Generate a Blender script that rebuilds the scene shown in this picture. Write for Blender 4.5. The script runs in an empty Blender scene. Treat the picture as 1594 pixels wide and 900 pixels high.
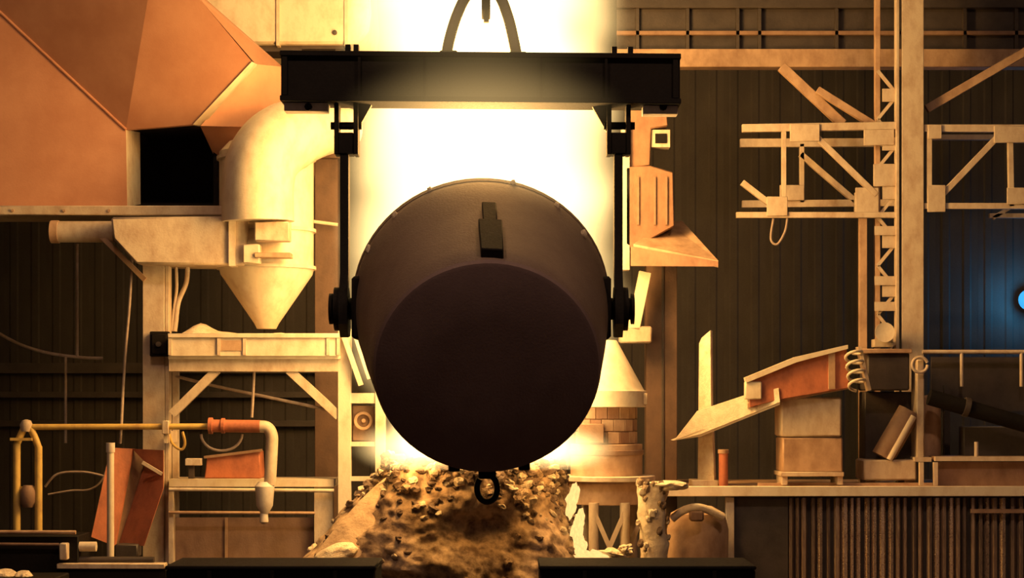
import bpy, bmesh, math, random
from mathutils import Vector, Matrix, noise

# ---------------------------------------------------------------- camera, light, exposure
SC = bpy.context.scene
COL = SC.collection
CZ, HY, F, CD = 6.0, 620.0, 3000.0, 30.0      # eye height, horizon row, focal length in px, distance camera -> ladle
def S(Y): return (Y + CD) / F                 # metres per photo pixel at depth Y
def P(px, py, Y): return Vector(((px - 797) * S(Y), Y, CZ + (HY - py) * S(Y)))

cam = bpy.data.objects.new('camera', bpy.data.cameras.new('camera'))
COL.objects.link(cam)
cam.location = (0, -CD, CZ)
cam.rotation_euler = (math.radians(90), 0, 0)
cam.data.sensor_width = 36
cam.data.lens = F / 1594 * 36
cam.data.shift_y = (HY - 450) / 1594
cam.data.clip_end = 300
SC.camera = cam
SC.view_settings.view_transform = 'Standard'
SC.view_settings.look = 'None'
SC.view_settings.gamma = 1
SC.view_settings.exposure = 0.0
SC.view_settings.use_curve_mapping = False

W = bpy.data.worlds.new('hall_ambient'); SC.world = W; W.use_nodes = True
W.node_tree.nodes['Background'].inputs[0].default_value = (1.0, 0.56, 0.42, 1)
W.node_tree.nodes['Background'].inputs[1].default_value = 0.13

def point(name, loc, power, col, radius):
    l = bpy.data.lights.new(name, 'POINT'); l.energy = power; l.color = col; l.shadow_soft_size = radius
    o = bpy.data.objects.new(name, l); COL.objects.link(o); o.location = loc; return o
FIRE = (1.0, 0.45, 0.10)
FX = 752
point('flame_light', P(FX, 110, 2.9), 1500, FIRE, 0.9)
point('flame_light', P(FX, 300, 2.9), 1750, FIRE, 0.9)
point('flame_light', P(640, 690, 1.0), 85, FIRE, 0.2)
point('flame_light', P(880, 690, 1.0), 85, FIRE, 0.2)
def fill_area(name, loc, power, size):
    l = bpy.data.lights.new(name, 'AREA'); l.energy = power; l.color = (1, 0.6, 0.38); l.size = size
    o = bpy.data.objects.new(name, l); COL.objects.link(o); o.location = loc; return o
fill_area('overhead_fill', (-5, -9, 19.4), 760, 1.2)  # unseen fill lights added overhead to brighten the ladle wall
fill_area('overhead_fill', (6, -9, 19.4), 760, 1.2)

SC.cycles.volume_step_rate = 0.8
SC.cycles.volume_max_steps = 40
SC.cycles.max_bounces = 4
SC.cycles.sample_clamp_indirect = 6

random.seed(4)
R = math.radians

# ---------------------------------------------------------------- materials
def nodes_of(m):
    m.use_nodes = True
    nt = m.node_tree
    return nt, nt.nodes, nt.links
def pmat(name, c1, c2, rough=0.6, metal=0.0, scale=2.5, lo=0.42, hi=0.68, bump=0.25, streak=1.0, fine=28):
    """painted / rusted / crusted surface: two colours mixed by noise (stretched down for runs), fine relief"""
    m = bpy.data.materials.new(name); nt, N, L = nodes_of(m)
    b = N['Principled BSDF']
    tc = N.new('ShaderNodeTexCoord'); mp = N.new('ShaderNodeMapping')
    mp.inputs['Scale'].default_value = (streak, streak, 1.0)
    L.new(tc.outputs['Object'], mp.inputs[0])
    n1 = N.new('ShaderNodeTexNoise'); n1.inputs['Scale'].default_value = scale; n1.inputs['Detail'].default_value = 7; n1.inputs['Roughness'].default_value = 0.62
    L.new(mp.outputs[0], n1.inputs['Vector'])
    r = N.new('ShaderNodeValToRGB'); r.color_ramp.elements[0].position = lo; r.color_ramp.elements[1].position = hi
    r.color_ramp.elements[0].color = (*c1, 1); r.color_ramp.elements[1].color = (*c2, 1)
    L.new(n1.outputs['Fac'], r.inputs[0]); L.new(r.outputs[0], b.inputs['Base Color'])
    n2 = N.new('ShaderNodeTexNoise'); n2.inputs['Scale'].default_value = fine; n2.inputs['Detail'].default_value = 4
    L.new(tc.outputs['Object'], n2.inputs['Vector'])
    mr = N.new('ShaderNodeMapRange'); mr.inputs[3].default_value = max(0.05, rough - 0.15); mr.inputs[4].default_value = min(1, rough + 0.15)
    L.new(n2.outputs['Fac'], mr.inputs[0]); L.new(mr.outputs[0], b.inputs['Roughness'])
    b.inputs['Metallic'].default_value = metal
    bp = N.new('ShaderNodeBump'); bp.inputs['Strength'].default_value = bump; bp.inputs['Distance'].default_value = 0.02
    L.new(n2.outputs['Fac'], bp.inputs['Height']); L.new(bp.outputs[0], b.inputs['Normal'])
    return m
def emat(name, col, strength):
    m = bpy.data.materials.new(name); nt, N, L = nodes_of(m)
    N.remove(N['Principled BSDF'])
    tc = N.new('ShaderNodeTexCoord'); n1 = N.new('ShaderNodeTexNoise'); n1.inputs['Scale'].default_value = 3
    L.new(tc.outputs['Object'], n1.inputs['Vector'])
    mr = N.new('ShaderNodeMapRange'); mr.inputs[3].default_value = strength * .7; mr.inputs[4].default_value = strength * 1.3
    L.new(n1.outputs['Fac'], mr.inputs[0])
    e = N.new('ShaderNodeEmission'); e.inputs[0].default_value = (*col, 1); L.new(mr.outputs[0], e.inputs[1])
    L.new(e.outputs[0], N['Material Output'].inputs[0])
    return m
M_HOOD = pmat('rust_orange_hood', (.64, .33, .20), (.46, .20, .11), .62, 0, .7, .35, .75, .1)
M_CREAM = pmat('cream_paint', (.70, .62, .48), (.50, .38, .26), .55, 0, 2.2, .45, .8, .15, 1.6)
M_CREAM2 = pmat('dusty_cream_paint', (.60, .51, .39), (.40, .28, .19), .6, 0, 2.6, .42, .75, .2, 1.8)
M_TAN = pmat('tan_steel', (.50, .34, .22), (.30, .18, .11), .6, 0, 2.4, .4, .72, .2, 1.5)
M_UMBER = pmat('umber_steel', (.30, .165, .10), (.19, .10, .06), .65, 0, 2.4, .4, .72, .2, 1.6)
M_UMBERD = pmat('dark_umber_steel', (.12, .072, .05), (.075, .045, .033), .65, 0, 2.4, .4, .72, .2, 1.6)
M_BROWN = pmat('brown_steel', (.30, .19, .125), (.19, .11, .07), .65, 0, 2.4, .4, .72, .2, 1.6)
M_RED = pmat('red_oxide_steel', (.50, .17, .085), (.30, .10, .055), .6, 0, 2.4, .42, .7, .2, 1.6)
M_DARK = pmat('dark_steel', (.060, .048, .042), (.036, .028, .025), .6, .0, 2.5, .4, .7, .2)
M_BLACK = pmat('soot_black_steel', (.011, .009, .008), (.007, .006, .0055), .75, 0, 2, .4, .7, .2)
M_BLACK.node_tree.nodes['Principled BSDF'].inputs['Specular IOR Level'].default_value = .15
M_LADLE = pmat('sooty_ladle_shell', (.135, .092, .07), (.10, .064, .05), .75, 0, 1.3, .38, .7, .3)
M_LADLEB = pmat('scorched_ladle_bottom', (.14, .095, .095), (.105, .068, .068), .8, 0, 1.1, .38, .7, .12)
M_SLAG = pmat('slag_crust', (.54, .39, .24), (.15, .095, .06), .85, 0, 4.5, .38, .62, 1.0, 1, 9)
M_SLAGL = pmat('pale_slag', (.72, .62, .45), (.40, .28, .17), .8, 0, 3.2, .46, .74, .8, 1, 12)
M_SLAGD = pmat('dark_slag', (.20, .135, .09), (.09, .06, .045), .85, 0, 3.2, .4, .7, .8, 1, 12)
M_LIP = pmat('tan_refractory', (.62, .46, .29), (.40, .26, .16), .85, 0, 2.5, .42, .72, .6, 1, 14)
M_SAND = pmat('cream_sand', (.80, .72, .56), (.62, .48, .33), .9, 0, 5, .4, .7, .7, 1, 40)
M_WALL = pmat('sooty_sheet_wall', (.052, .045, .038), (.028, .023, .021), .8, 0, .5, .35, .7, .15, 1.6)
M_FLOOR = pmat('sooty_concrete', (.10, .08, .065), (.06, .045, .04), .85, 0, 1.2, .4, .7, .4)
M_CORR = pmat('ribbed_grimy_metal', (.46, .34, .25), (.22, .15, .11), .38, .6, 3, .38, .7, .12, 5)
M_CORRB = pmat('glint_bright_rib_metal', (.80, .62, .45), (.42, .29, .2), .3, .75, 3, .42, .7, .12, 5)  # pale tone puts bright glints into the colour of some ribs
M_CORRD = pmat('dark_grimy_rib_metal', (.20, .145, .115), (.10, .075, .06), .45, .4, 3, .38, .7, .12, 5)
M_YEL = pmat('yellow_paint', (.68, .48, .13), (.42, .25, .09), .55, 0, 3, .45, .75, .15, 1.5)
M_PALE = pmat('pale_grey_paint', (.66, .60, .52), (.46, .36, .27), .55, 0, 3, .45, .75, .15, 1.5)
M_CABLE = pmat('grey_cable_sheath', (.42, .34, .28), (.28, .21, .17), .6, 0, 6, .4, .7, .05)
M_MOLTEN = emat('molten_metal', (1, .66, .28), 7)
M_HOT = emat('glowing_slag', (1, .55, .18), 1.5)
M_BLUE = emat('blue_lamp_glass', (.05, .40, .9), 1.3)

# ---------------------------------------------------------------- mesh helpers
class MB:
    def __init__(s): s.v = []; s.f = []
    def add(s, vs, fs):
        o = len(s.v); s.v += [Vector(v) for v in vs]; s.f += [tuple(i + o for i in f) for f in fs]; return s
    def hexa(s, p):     # 8 corners: four in front then four behind, same order
        return s.add(p, [(0, 1, 2, 3), (7, 6, 5, 4), (0, 4, 5, 1), (1, 5, 6, 2), (2, 6, 7, 3), (3, 7, 4, 0)])
    def box(s, x0, x1, y0, y1, Y, d):      # photo-pixel rectangle of the front face at depth Y, d metres deep
        a = [P(x0, y1, Y), P(x1, y1, Y), P(x1, y0, Y), P(x0, y0, Y)]
        return s.hexa(a + [p + Vector((0, d, 0)) for p in a])
    def wbox(s, lo, hi):
        (a, b, c), (d, e, f) = lo, hi
        return s.hexa([(a, b, c), (d, b, c), (d, b, f), (a, b, f), (a, e, c), (d, e, c), (d, e, f), (a, e, f)])
    def plate(s, pts, off):                # any polygon in space thickened by a vector
        n = len(pts); off = Vector(off); q = [Vector(p) for p in pts]
        return s.add(q + [p + off for p in q], [tuple(range(n)), tuple(range(2 * n - 1, n - 1, -1))] + [(i, i + n, (i + 1) % n + n, (i + 1) % n) for i in range(n)])
    def prism(s, px, Y, d): return s.plate([P(x, y, Y) for x, y in px], (0, d, 0))
    def bar(s, a, b, w, d):                # straight member a->b, width w across the view, depth d along Y
        a, b = Vector(a), Vector(b); t = (b - a).normalized(); n = t.cross(Vector((0, 1, 0)))
        if n.length < 1e-4: n = Vector((1, 0, 0))
        n = n.normalized() * w / 2; k = n.cross(t).normalized() * d / 2
        return s.hexa([a - n - k, b - n - k, b + n - k, a + n - k, a - n + k, b - n + k, b + n + k, a + n + k])
    def tube(s, pts, r, n=12):
        pts = [Vector(p) for p in pts]; rs = r if isinstance(r, (list, tuple)) else [r] * len(pts)
        o = len(s.v); prev = None
        for i, p in enumerate(pts):
            t = (pts[min(i + 1, len(pts) - 1)] - pts[max(i - 1, 0)]).normalized()
            if prev is None:
                u = t.cross(Vector((0, 1, 0)))
                if u.length < .05: u = t.cross(Vector((1, 0, 0)))
            else: u = prev - t * prev.dot(t)
            u.normalize(); w = t.cross(u); prev = u
            for k in range(n):
                a = 2 * math.pi * k / n; s.v.append(p + (u * math.cos(a) + w * math.sin(a)) * rs[i])
        for i in range(len(pts) - 1):
            for k in range(n):
                s.f.append((o + i * n + k, o + i * n + (k + 1) % n, o + (i + 1) * n + (k + 1) % n, o + (i + 1) * n + k))
        s.f.append(tuple(o + k for k in range(n - 1, -1, -1))); s.f.append(tuple(o + (len(pts) - 1) * n + k for k in range(n)))
        return s
    def lathe(s, c, axis, prof, n=32, closed=False):   # prof: (distance along axis, radius)
        c, ax = Vector(c), Vector(axis).normalized()
        u = ax.cross(Vector((0, 1, 0)))
        if u.length < .05: u = ax.cross(Vector((1, 0, 0)))
        u.normalize(); w = ax.cross(u); o = len(s.v)
        for h, r in prof:
            for k in range(n):
                a = 2 * math.pi * k / n; s.v.append(c + ax * h + (u * math.cos(a) + w * math.sin(a)) * max(r, .002))
        m = len(prof)
        for i in range(m if closed else m - 1):
            j = (i + 1) % m
            for k in range(n):
                s.f.append((o + i * n + k, o + i * n + (k + 1) % n, o + j * n + (k + 1) % n, o + j * n + k))
        if not closed:
            s.f.append(tuple(o + k for k in range(n - 1, -1, -1))); s.f.append(tuple(o + (m - 1) * n + k for k in range(n)))
        return s
def mesh(m, name, mat, org, bevel=0.0, smooth=True, ang=38):
    me = bpy.data.meshes.new(name)
    me.from_pydata([v - org for v in m.v], [], m.f)
    bm = bmesh.new(); bm.from_mesh(me)
    bmesh.ops.recalc_face_normals(bm, faces=bm.faces)
    if bevel:
        es = [e for e in bm.edges if len(e.link_faces) == 2 and e.calc_face_angle(0) > .6]
        bmesh.ops.bevel(bm, geom=es, offset=bevel, segments=1, affect='EDGES', profile=.5, clamp_overlap=True)
    bm.to_mesh(me); bm.free()
    if smooth:
        me.shade_smooth(); me.set_sharp_from_angle(angle=R(ang))
    me.materials.append(mat)
    return me
def wloc(o):
    l = Vector(o.location)
    while o.parent: o = o.parent; l = l + Vector(o.location)
    return l
def ob(name, me, loc, parent=None):
    o = bpy.data.objects.new(name, me); COL.objects.link(o); o.location = loc; o.parent = parent; return o
def thing(name, label, cat, loc, group=None):
    o = ob(name, None, loc); o.empty_display_size = .2
    return tag(o, label, cat, group)
def tag(o, label, cat, group=None, kind=None):
    o['label'] = label
    if cat: o['category'] = cat
    if group: o['group'] = group
    if kind: o['kind'] = kind
    return o
def part(parent, name, m, mat, bevel=0.0, label=None, ang=38):
    lo = Vector([min(v[i] for v in m.v) for i in range(3)]); hi = Vector([max(v[i] for v in m.v) for i in range(3)])
    org = Vector(((lo.x + hi.x) / 2, (lo.y + hi.y) / 2, lo.z))
    o = ob(name, mesh(m, name, mat, org, bevel, True, ang), org - wloc(parent), parent)
    if label: o['label'] = label
    return o
def solo(name, m, mat, label, cat, group=None, bevel=0.0, kind=None, ang=38):
    lo = Vector([min(v[i] for v in m.v) for i in range(3)]); hi = Vector([max(v[i] for v in m.v) for i in range(3)])
    org = Vector(((lo.x + hi.x) / 2, (lo.y + hi.y) / 2, lo.z))
    o = ob(name, mesh(m, name, mat, org, bevel, True, ang), org)
    return tag(o, label, cat, group, kind)
def struct(name, m, mat, label, bevel=0.0):
    return solo(name, m, mat, label, None, None, bevel, 'structure')
def curve(pts, n=8):                       # Catmull-Rom through points
    pts = [Vector(p) for p in pts]; out = []
    for i in range(len(pts) - 1):
        p0, p1, p2, p3 = pts[max(i - 1, 0)], pts[i], pts[i + 1], pts[min(i + 2, len(pts) - 1)]
        for k in range(n):
            t = k / n
            out.append(.5 * ((2 * p1) + (p2 - p0) * t + (2 * p0 - 5 * p1 + 4 * p2 - p3) * t * t + (3 * p1 - p0 - 3 * p2 + p3) * t ** 3))
    return out + [pts[-1]]
def pc(l, n=8): return curve([P(*a) for a in l], n)
def lump_mesh(name, mat, seed, sub=2, amp=.35):
    bm = bmesh.new(); bmesh.ops.create_icosphere(bm, subdivisions=sub, radius=1)
    for v in bm.verts:
        k = 1 + amp * noise.noise(v.co * 1.4 + Vector((seed * 7.1, seed * 3.3, 0))) + amp * .5 * noise.noise(v.co * 3.1 + Vector((0, seed * 5.7, 0)))
        v.co *= k
    me = bpy.data.meshes.new(name); bm.to_mesh(me); bm.free(); me.materials.append(mat); return me

# ---------------------------------------------------------------- the hall
m = MB().wbox((-24, -34, -.3), (24, 18, 0)); struct('floor', m, M_FLOOR, 'sooty concrete floor of the melt shop')
m = MB().wbox((-24, -34, 20), (24, 18, 20.3)); struct('ceiling', m, M_WALL, 'dark sheet ceiling of the melt shop')
YW = 15.5
wb = struct('wall_back', MB().wbox((-24, YW + .12, 0), (24, YW + .3, 20)), M_WALL, 'dark sooty sheet metal wall behind the furnace')
pm = MB()
pr = [(0, 0), (.13, 0), (.17, -.022), (.31, -.022), (.35, 0), (.63, 0), (.67, -.022), (.81, -.022), (.85, 0), (.997, 0)]
n = len(pr)
vs = [Vector((x - .5, y, 0)) for x, y in pr] + [Vector((x - .5, y, 20)) for x, y in pr]
pm.add(vs, [(i, i + 1, i + 1 + n, i + n) for i in range(n - 1)])
pme = mesh(pm, 'sheet_panel', M_WALL, Vector((0, 0, 0)), 0, False)
for i in range(40):
    if abs(-19.5 + i) < 17: ob('sheet_panel', pme, Vector((-19.5 + i, YW + random.uniform(.0, .02), 0)) - wloc(wb), wb)
for k, (py, hh) in enumerate(((565, 16), (610, 9), (655, 9))):       # girts low on the left of the wall
    struct('trim_%d' % (k + 1), MB().box(-120, 545, py, py + hh, YW - .3, .3), M_DARK, '%s dark horizontal wall girt low behind the left stand' % ('upper', 'middle', 'lowest')[k])
struct('wall_left', MB().wbox((-24.3, -34, 0), (-24, 18, 20)), M_WALL, 'dark side wall of the melt shop on the left')
struct('wall_right', MB().wbox((24, -34, 0), (24.3, 18, 20)), M_WALL, 'dark side wall of the melt shop on the right')

# ---------------------------------------------------------------- ladle
AX = Vector((.045, -math.cos(R(22)), -math.sin(R(22)))).normalized()       # from mouth towards the bottom, towards us and down
UP = Vector((0, -math.sin(R(22)), math.cos(R(22))))
TC = P(750, 481, 0)
ladle = thing('casting_ladle', 'huge dark tilted casting ladle hanging bottom towards us before the flame', 'ladle', TC)
TB = 0.10
prof = [(-.42, 1.74), (-.42, 1.95), (-.36, 2.0), (-.1, 2.0), (.0, 2.0), (.5, 1.93), (1.2, 1.84), (2.2, 1.69), (2.48, 1.65), (2.6, 1.60), (2.62, 1.54), (2.52, 1.50), (2.3, 1.46), (1.2, 1.55), (0, 1.76)]
part(ladle, 'shell', MB().lathe(TC, AX, prof, 72, True), M_LADLE, ang=30)
part(ladle, 'bottom_plate', MB().lathe(TC, AX, [(2.45, 1.5), (2.56, 1.63), (2.63, 1.60), (2.65, 1.54), (2.67, .75), (2.68, .02)], 64), M_LADLEB, label='dark scorched round bottom plate', ang=30)
for h, r, w in ((-.3, 2.02, .12),):
    part(ladle, 'rim_band' if h < 0 else 'stiffening_band', MB().lathe(TC, AX, [(h, r - .14), (h, r), (h + w, r - .01), (h + w, r - .14)], 72, True), M_LADLE)
def lad(ang, h, r):     # point on the ladle: angle from the top, clockwise as seen by us
    side = Vector((1, 0, 0))
    return TC + AX * h + (UP * math.cos(ang) + side * math.sin(ang)) * r
# top lug: T-shaped rib down the upper wall
m = MB()
for w, h0, h1, dr in ((.20, .85, 1.5, .10), (.34, 1.5, 2.5, .13)):
    a = math.atan(w / 2 / 1.7); q = []
    r0 = 2 - .14 * h0; r1 = 2 - .14 * h1
    c = .05
    f = [lad(c - a, h0, r0 - .05), lad(c + a, h0, r0 - .05), lad(c + a, h1, r1 - .05), lad(c - a, h1, r1 - .05)]
    m.hexa(f + [p + UP * (dr + .05) for p in f])
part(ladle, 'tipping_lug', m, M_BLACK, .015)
# rim crumbs (solidified skulls on the rim)
for a, h in ((-.72, .0), (-.40, -.2), (.25, -.25), (.62, -.1), (.9, .1), (-1.05, .1)):
    me = lump_mesh('rim_skull', M_SLAGL, a * 10); o = ob('rim_skull', me, lad(a, h, 2.0) - TC, ladle); o.scale = (.045, .05, .075)
# bottom feet / brackets at the lowest edge
for a in (-.34, .30):
    p = lad(math.pi + a, 2.3, 1.64)
    part(ladle, 'foot_bracket', MB().bar(p + UP * .1, p - UP * .12, .17, .3), M_BLACK, .02)
# trunnions
for s in (-1, 1):
    c = TC + Vector((s * 1.9, 0, 0))
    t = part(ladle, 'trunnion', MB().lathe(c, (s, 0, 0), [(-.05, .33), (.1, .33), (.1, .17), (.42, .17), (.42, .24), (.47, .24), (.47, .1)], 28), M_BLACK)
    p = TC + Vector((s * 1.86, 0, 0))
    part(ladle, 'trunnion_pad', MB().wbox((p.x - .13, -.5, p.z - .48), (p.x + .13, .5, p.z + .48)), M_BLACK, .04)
# tilting hook ring under the bottom
hp = lad(math.pi, 2.3, 1.62)
part(ladle, 'tilting_lug', MB().bar(hp + Vector((0, 0, .12)), hp + Vector((0, -.02, -.22)), .26, .10), M_BLACK, .02)
ring = [hp + Vector((.0 + .15 * math.sin(t), -.02, -.36 + .2 * math.cos(t))) for t in [i * math.pi * 2 / 22 * .82 + .3 for i in range(23)]]
part(ladle, 'tilting_hook', MB().tube(ring, .045, 10), M_BLACK)

# ---------------------------------------------------------------- lifting beam with hangers
bl, br = P(440, 124, 0), P(1057, 129, 0)
beam = thing('lifting_beam', 'thick black horizontal lifting beam carrying the ladle', 'lifting beam', (bl + br) / 2)
dz = (br.z - bl.z)
def bbox(x0, x1, y0, y1, Y0, Y1):       # box that follows the slight slope of the beam
    def k(x, y, Y):
        p = P(x, y, 0); p.z += dz * (x - 440) / 617; p.y = Y; return p
    a = [k(x0, y1, Y0), k(x1, y1, Y0), k(x1, y0, Y0), k(x0, y0, Y0)]
    b = [k(x0, y1, Y1), k(x1, y1, Y1), k(x1, y0, Y1), k(x0, y0, Y1)]
    return MB().hexa(a + b)
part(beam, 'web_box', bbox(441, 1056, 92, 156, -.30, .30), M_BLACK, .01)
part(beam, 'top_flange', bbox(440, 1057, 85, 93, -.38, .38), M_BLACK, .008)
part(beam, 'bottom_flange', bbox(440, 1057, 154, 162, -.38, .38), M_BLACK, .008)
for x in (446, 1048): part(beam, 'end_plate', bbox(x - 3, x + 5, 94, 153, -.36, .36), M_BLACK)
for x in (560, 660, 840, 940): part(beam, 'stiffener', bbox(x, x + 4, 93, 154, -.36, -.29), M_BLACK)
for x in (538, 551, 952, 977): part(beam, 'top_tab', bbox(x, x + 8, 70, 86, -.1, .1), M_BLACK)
for x0, x1 in ((444, 512), (1000, 1054)):
    q = part(beam, 'under_plate', bbox(x0, x1, 162, 175, -.16, .16), M_PALE, .006, label='pale plate under the beam end')
    part(q, 'bolt_head', MB().lathe(P((x0 + x1) / 2 + 4, 169, 0) + Vector((0, -.16, 0)), (0, -1, 0), [(0, .06), (.05, .06), (.05, .02)], 8), M_BLACK)
for s, xc in ((-1, 537), (1, 962)):
    for dx in (-17, 13):
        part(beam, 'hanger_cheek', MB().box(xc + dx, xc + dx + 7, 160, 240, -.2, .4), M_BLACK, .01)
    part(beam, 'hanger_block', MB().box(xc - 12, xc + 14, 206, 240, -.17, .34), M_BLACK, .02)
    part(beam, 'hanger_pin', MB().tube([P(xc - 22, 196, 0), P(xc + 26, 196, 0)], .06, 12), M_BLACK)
    # laminated hook seen edge on: shank then a hook that curls below the trunnion
    m = MB()
    zz = TC.z; x = P(xc, 0, 0).x; w = .065
    out = [(-.14, P(0, 235, 0).z), (-.14, zz + .55), (-.42, zz + .1), (-.42, zz - .25), (-.15, zz - .45), (.22, zz - .42), (.45, zz - .15), (.45, zz + .15), (.3, zz + .15), (.26, zz - .05), (.0, zz - .18), (-.2, zz - .05), (-.2, zz + .12), (.14, zz + .6), (.14, P(0, 235, 0).z)]
    m.plate([(x - w, a, b) for a, b in out], (2 * w, 0, 0))
    hk = part(beam, 'hook_plate', m, M_BLACK)
    part(hk, 'hook_boss', MB().lathe((x - .14 if s < 0 else x - .05, 0, zz), (s, 0, 0) if s > 0 else (1, 0, 0), [(-.02, .12), (-.02, .34), (.20, .34), (.20, .12)], 20), M_BLACK)
    # gusset brackets from beam to cheek
    sg = 1 if s < 0 else -1
    a, b, c = P(xc + sg * 18, 162, 0), P(xc + sg * 42, 162, 0), P(xc + sg * 18, 205, 0)
    part(beam, 'corner_gusset', MB().plate([a, b, c], (0, .12, 0)), M_DARK)
# bail on the beam and the crane hook through it
bail = pc([(694, 92, 0), (700, 60, 0), (712, 22, 0), (728, -8, 0), (752, -22, 0), (776, -8, 0), (790, 24, 0), (799, 60, 0), (806, 96, 0)], 6)
part(beam, 'lifting_bail', MB().tube(bail, .085, 12), M_DARK)
part(beam, 'bail_clevis', MB().box(684, 712, 78, 92, -.12, .24), M_BLACK, .02)
part(beam, 'bail_clevis', MB().box(792, 820, 80, 94, -.12, .24), M_BLACK, .02)
hook = thing('crane_hook', 'dark crane hook coming down through the bail on the lifting beam', 'crane hook', P(755, 34, 0))
hk = pc([(752, -190, 0), (752, -60, 0), (750, -48, 0)], 4)
part(hook, 'shank', MB().tube([P(756, -220, 0), P(756, -60, 0)], .12, 14), M_BLACK)
o = [(-.30, -48), (-.34, -10), (-.2, 18), (.04, 30), (.28, 14), (.36, -16), (.26, -18), (.18, -2), (.02, 8), (-.12, -2), (-.1, -30), (-.05, -60), (-.25, -64)]
part(hook, 'hook_body', MB().plate([Vector((P(750, 0, 0).x, a, P(0, y, 0).z)) for a, y in o], (.13, 0, 0)), M_BLACK, .01)
part(hook, 'safety_latch', MB().box(753, 761, 5, 34, -.06, .1), M_BLACK)
for dx in (-16, 16): part(hook, 'wire_rope', MB().tube([P(756 + dx, -200, 0), Vector((P(756 + dx, 0, 0).x, 0, 19.9))], .03, 8), M_DARK)
part(hook, 'pulley_block', MB().box(728, 784, -225, -150, -.25, .5), M_DARK, .05)

# ---------------------------------------------------------------- furnace mouth (slag-crusted cone)
FC = Vector((P(735, 0, 2.7).x, 2.7, 0))
TOPZ = CZ - 1.05
def cone_pt(th, t):      # t 0 rim .. 1 base; th 0 faces the camera
    z = TOPZ - 3.0 * t
    r = 1.36 + .95 * t ** .8
    d = Vector((math.sin(th), -math.cos(th), 0))
    p = FC + d * r; p.z = z
    k = .16 * noise.noise(p * 1.3) + .10 * noise.noise(p * 3.1) + .06 * noise.noise(p * 7) + .035 * noise.noise(p * 14)
    k += 1.0 * math.exp(-((th + 1.30) / .55) ** 2) * min(1, max(0, (t - .03) / .52)) ** 1.15 * (1 if t < .56 else max(0, 1 - (t - .56) / .05))
    k += -.5 * math.exp(-((th - .08) / .36) ** 2 - ((t - .36) / .12) ** 2)          # slag hole burnt into the front
    rz = (.17 * noise.noise(Vector((th * 2.2, 3, 0))) + .08 * noise.noise(Vector((th * 7, 1, 0)))) * max(0, 1 - t * 5)
    q = p + d * k; q.z += rz
    return q
furn = thing('furnace_mouth', 'slag-crusted furnace mouth below the hook of the ladle', 'furnace', (FC.x, FC.y, 0))
NT, NZ = 220, 76
m = MB()
for j in range(NZ + 1):
    for i in range(NT): m.v.append(cone_pt(-math.pi + 2 * math.pi * i / NT, j / NZ))
for i in range(NT):      # inner wall
    th = -math.pi + 2 * math.pi * i / NT; p = cone_pt(th, 0); m.v.append(p - Vector((math.sin(th), -math.cos(th), 0)) * .25)
for i in range(NT):
    th = -math.pi + 2 * math.pi * i / NT; p = cone_pt(th, 0); q = p - Vector((math.sin(th), -math.cos(th), 0)) * .3; q.z = TOPZ - .9; m.v.append(q)
for j in range(NZ):
    for i in range(NT): m.f.append((j * NT + i, j * NT + (i + 1) % NT, (j + 1) * NT + (i + 1) % NT, (j + 1) * NT + i))
b0, b1 = (NZ + 1) * NT, (NZ + 2) * NT
for i in range(NT):
    k = (i + 1) % NT
    m.f.append((i, k, b0 + k, b0 + i)); m.f.append((b0 + i, b0 + k, b1 + k, b1 + i))
part(furn, 'crusted_cone', m, M_SLAG, ang=60)
part(furn, 'furnace_shell', MB().lathe((FC.x, FC.y, 0), (0, 0, 1), [(0, 2.45), (TOPZ - 2.95, 2.4)], 48), M_BROWN)
part(furn, 'molten_bath', MB().lathe((FC.x, FC.y, TOPZ - .85), (0, 0, 1), [(0, 1.1), (.06, 1.1), (.08, .3)], 40), M_MOLTEN, label='glowing molten bath inside the mouth')
lm = [lump_mesh('slag_lump', mt, i + 1, 2, .5) for i, mt in enumerate((M_SLAG, M_SLAGL, M_SLAGD, M_SLAGD, M_SLAGL, M_SLAGD))]
random.seed(11)
for i in range(330):
    th = random.uniform(-1.7, 1.7); t = abs(random.gauss(0, .12)) if i < 230 else random.uniform(0, .62)
    if abs(th) < .3 and .2 < t < .5: continue
    p = cone_pt(th, min(t, .7)); o = ob('slag_lump', random.choice(lm), p - wloc(furn), furn)
    s = random.uniform(.03, .075) * (1 if t > .25 else 1.35)
    o.scale = (s * random.uniform(.8, 1.7), s, s * random.uniform(.5, 1)); o.rotation_euler = [random.uniform(-.7, .7) for _ in range(2)] + [random.uniform(0, 6)]
# pale edge and nose of the flared lip on the left
m = MB(); nu, nv = 22, 14
for k in (0, 1):
    for u in range(nu + 1):
        for v in range(nv + 1):
            a, b = u / nu, v / nv
            e0 = Vector((604 - 114 * a ** .95, 742 + 120 * a ** 1.15)); e1 = Vector((618 - 14 * a + 8 * noise.noise(Vector((a * 4, 0, 0))), 748 + 140 * a))
            e = e0.lerp(e1, b); p = P(e.x, e.y, 2.0 - .5 * a - (.25 + .3 * a) * b - .2 * math.sin(math.pi * min(1, b * 1.3)) * a)
            m.v.append(p + Vector((.0, .035 * noise.noise(p * 5) + .10 * k, 0)))
q = (nu + 1) * (nv + 1); w_ = nv + 1
for u in range(nu):
    for v in range(nv):
        a = u * w_ + v; m.f.append((a, a + 1, a + w_ + 1, a + w_)); m.f.append((q + a, q + a + w_, q + a + w_ + 1, q + a + 1))
rim_ = [v for v in range(nv + 1)] + [u * w_ + nv for u in range(1, nu + 1)] + [nu * w_ + v for v in range(nv - 1, -1, -1)] + [u * w_ for u in range(nu - 1, 0, -1)]
for a, b in zip(rim_, rim_[1:] + rim_[:1]): m.f.append((a, b, q + b, q + a))
part(furn, 'pouring_lip', m, M_LIP, label='tan flared lip on the left of the mouth', ang=60)
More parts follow.
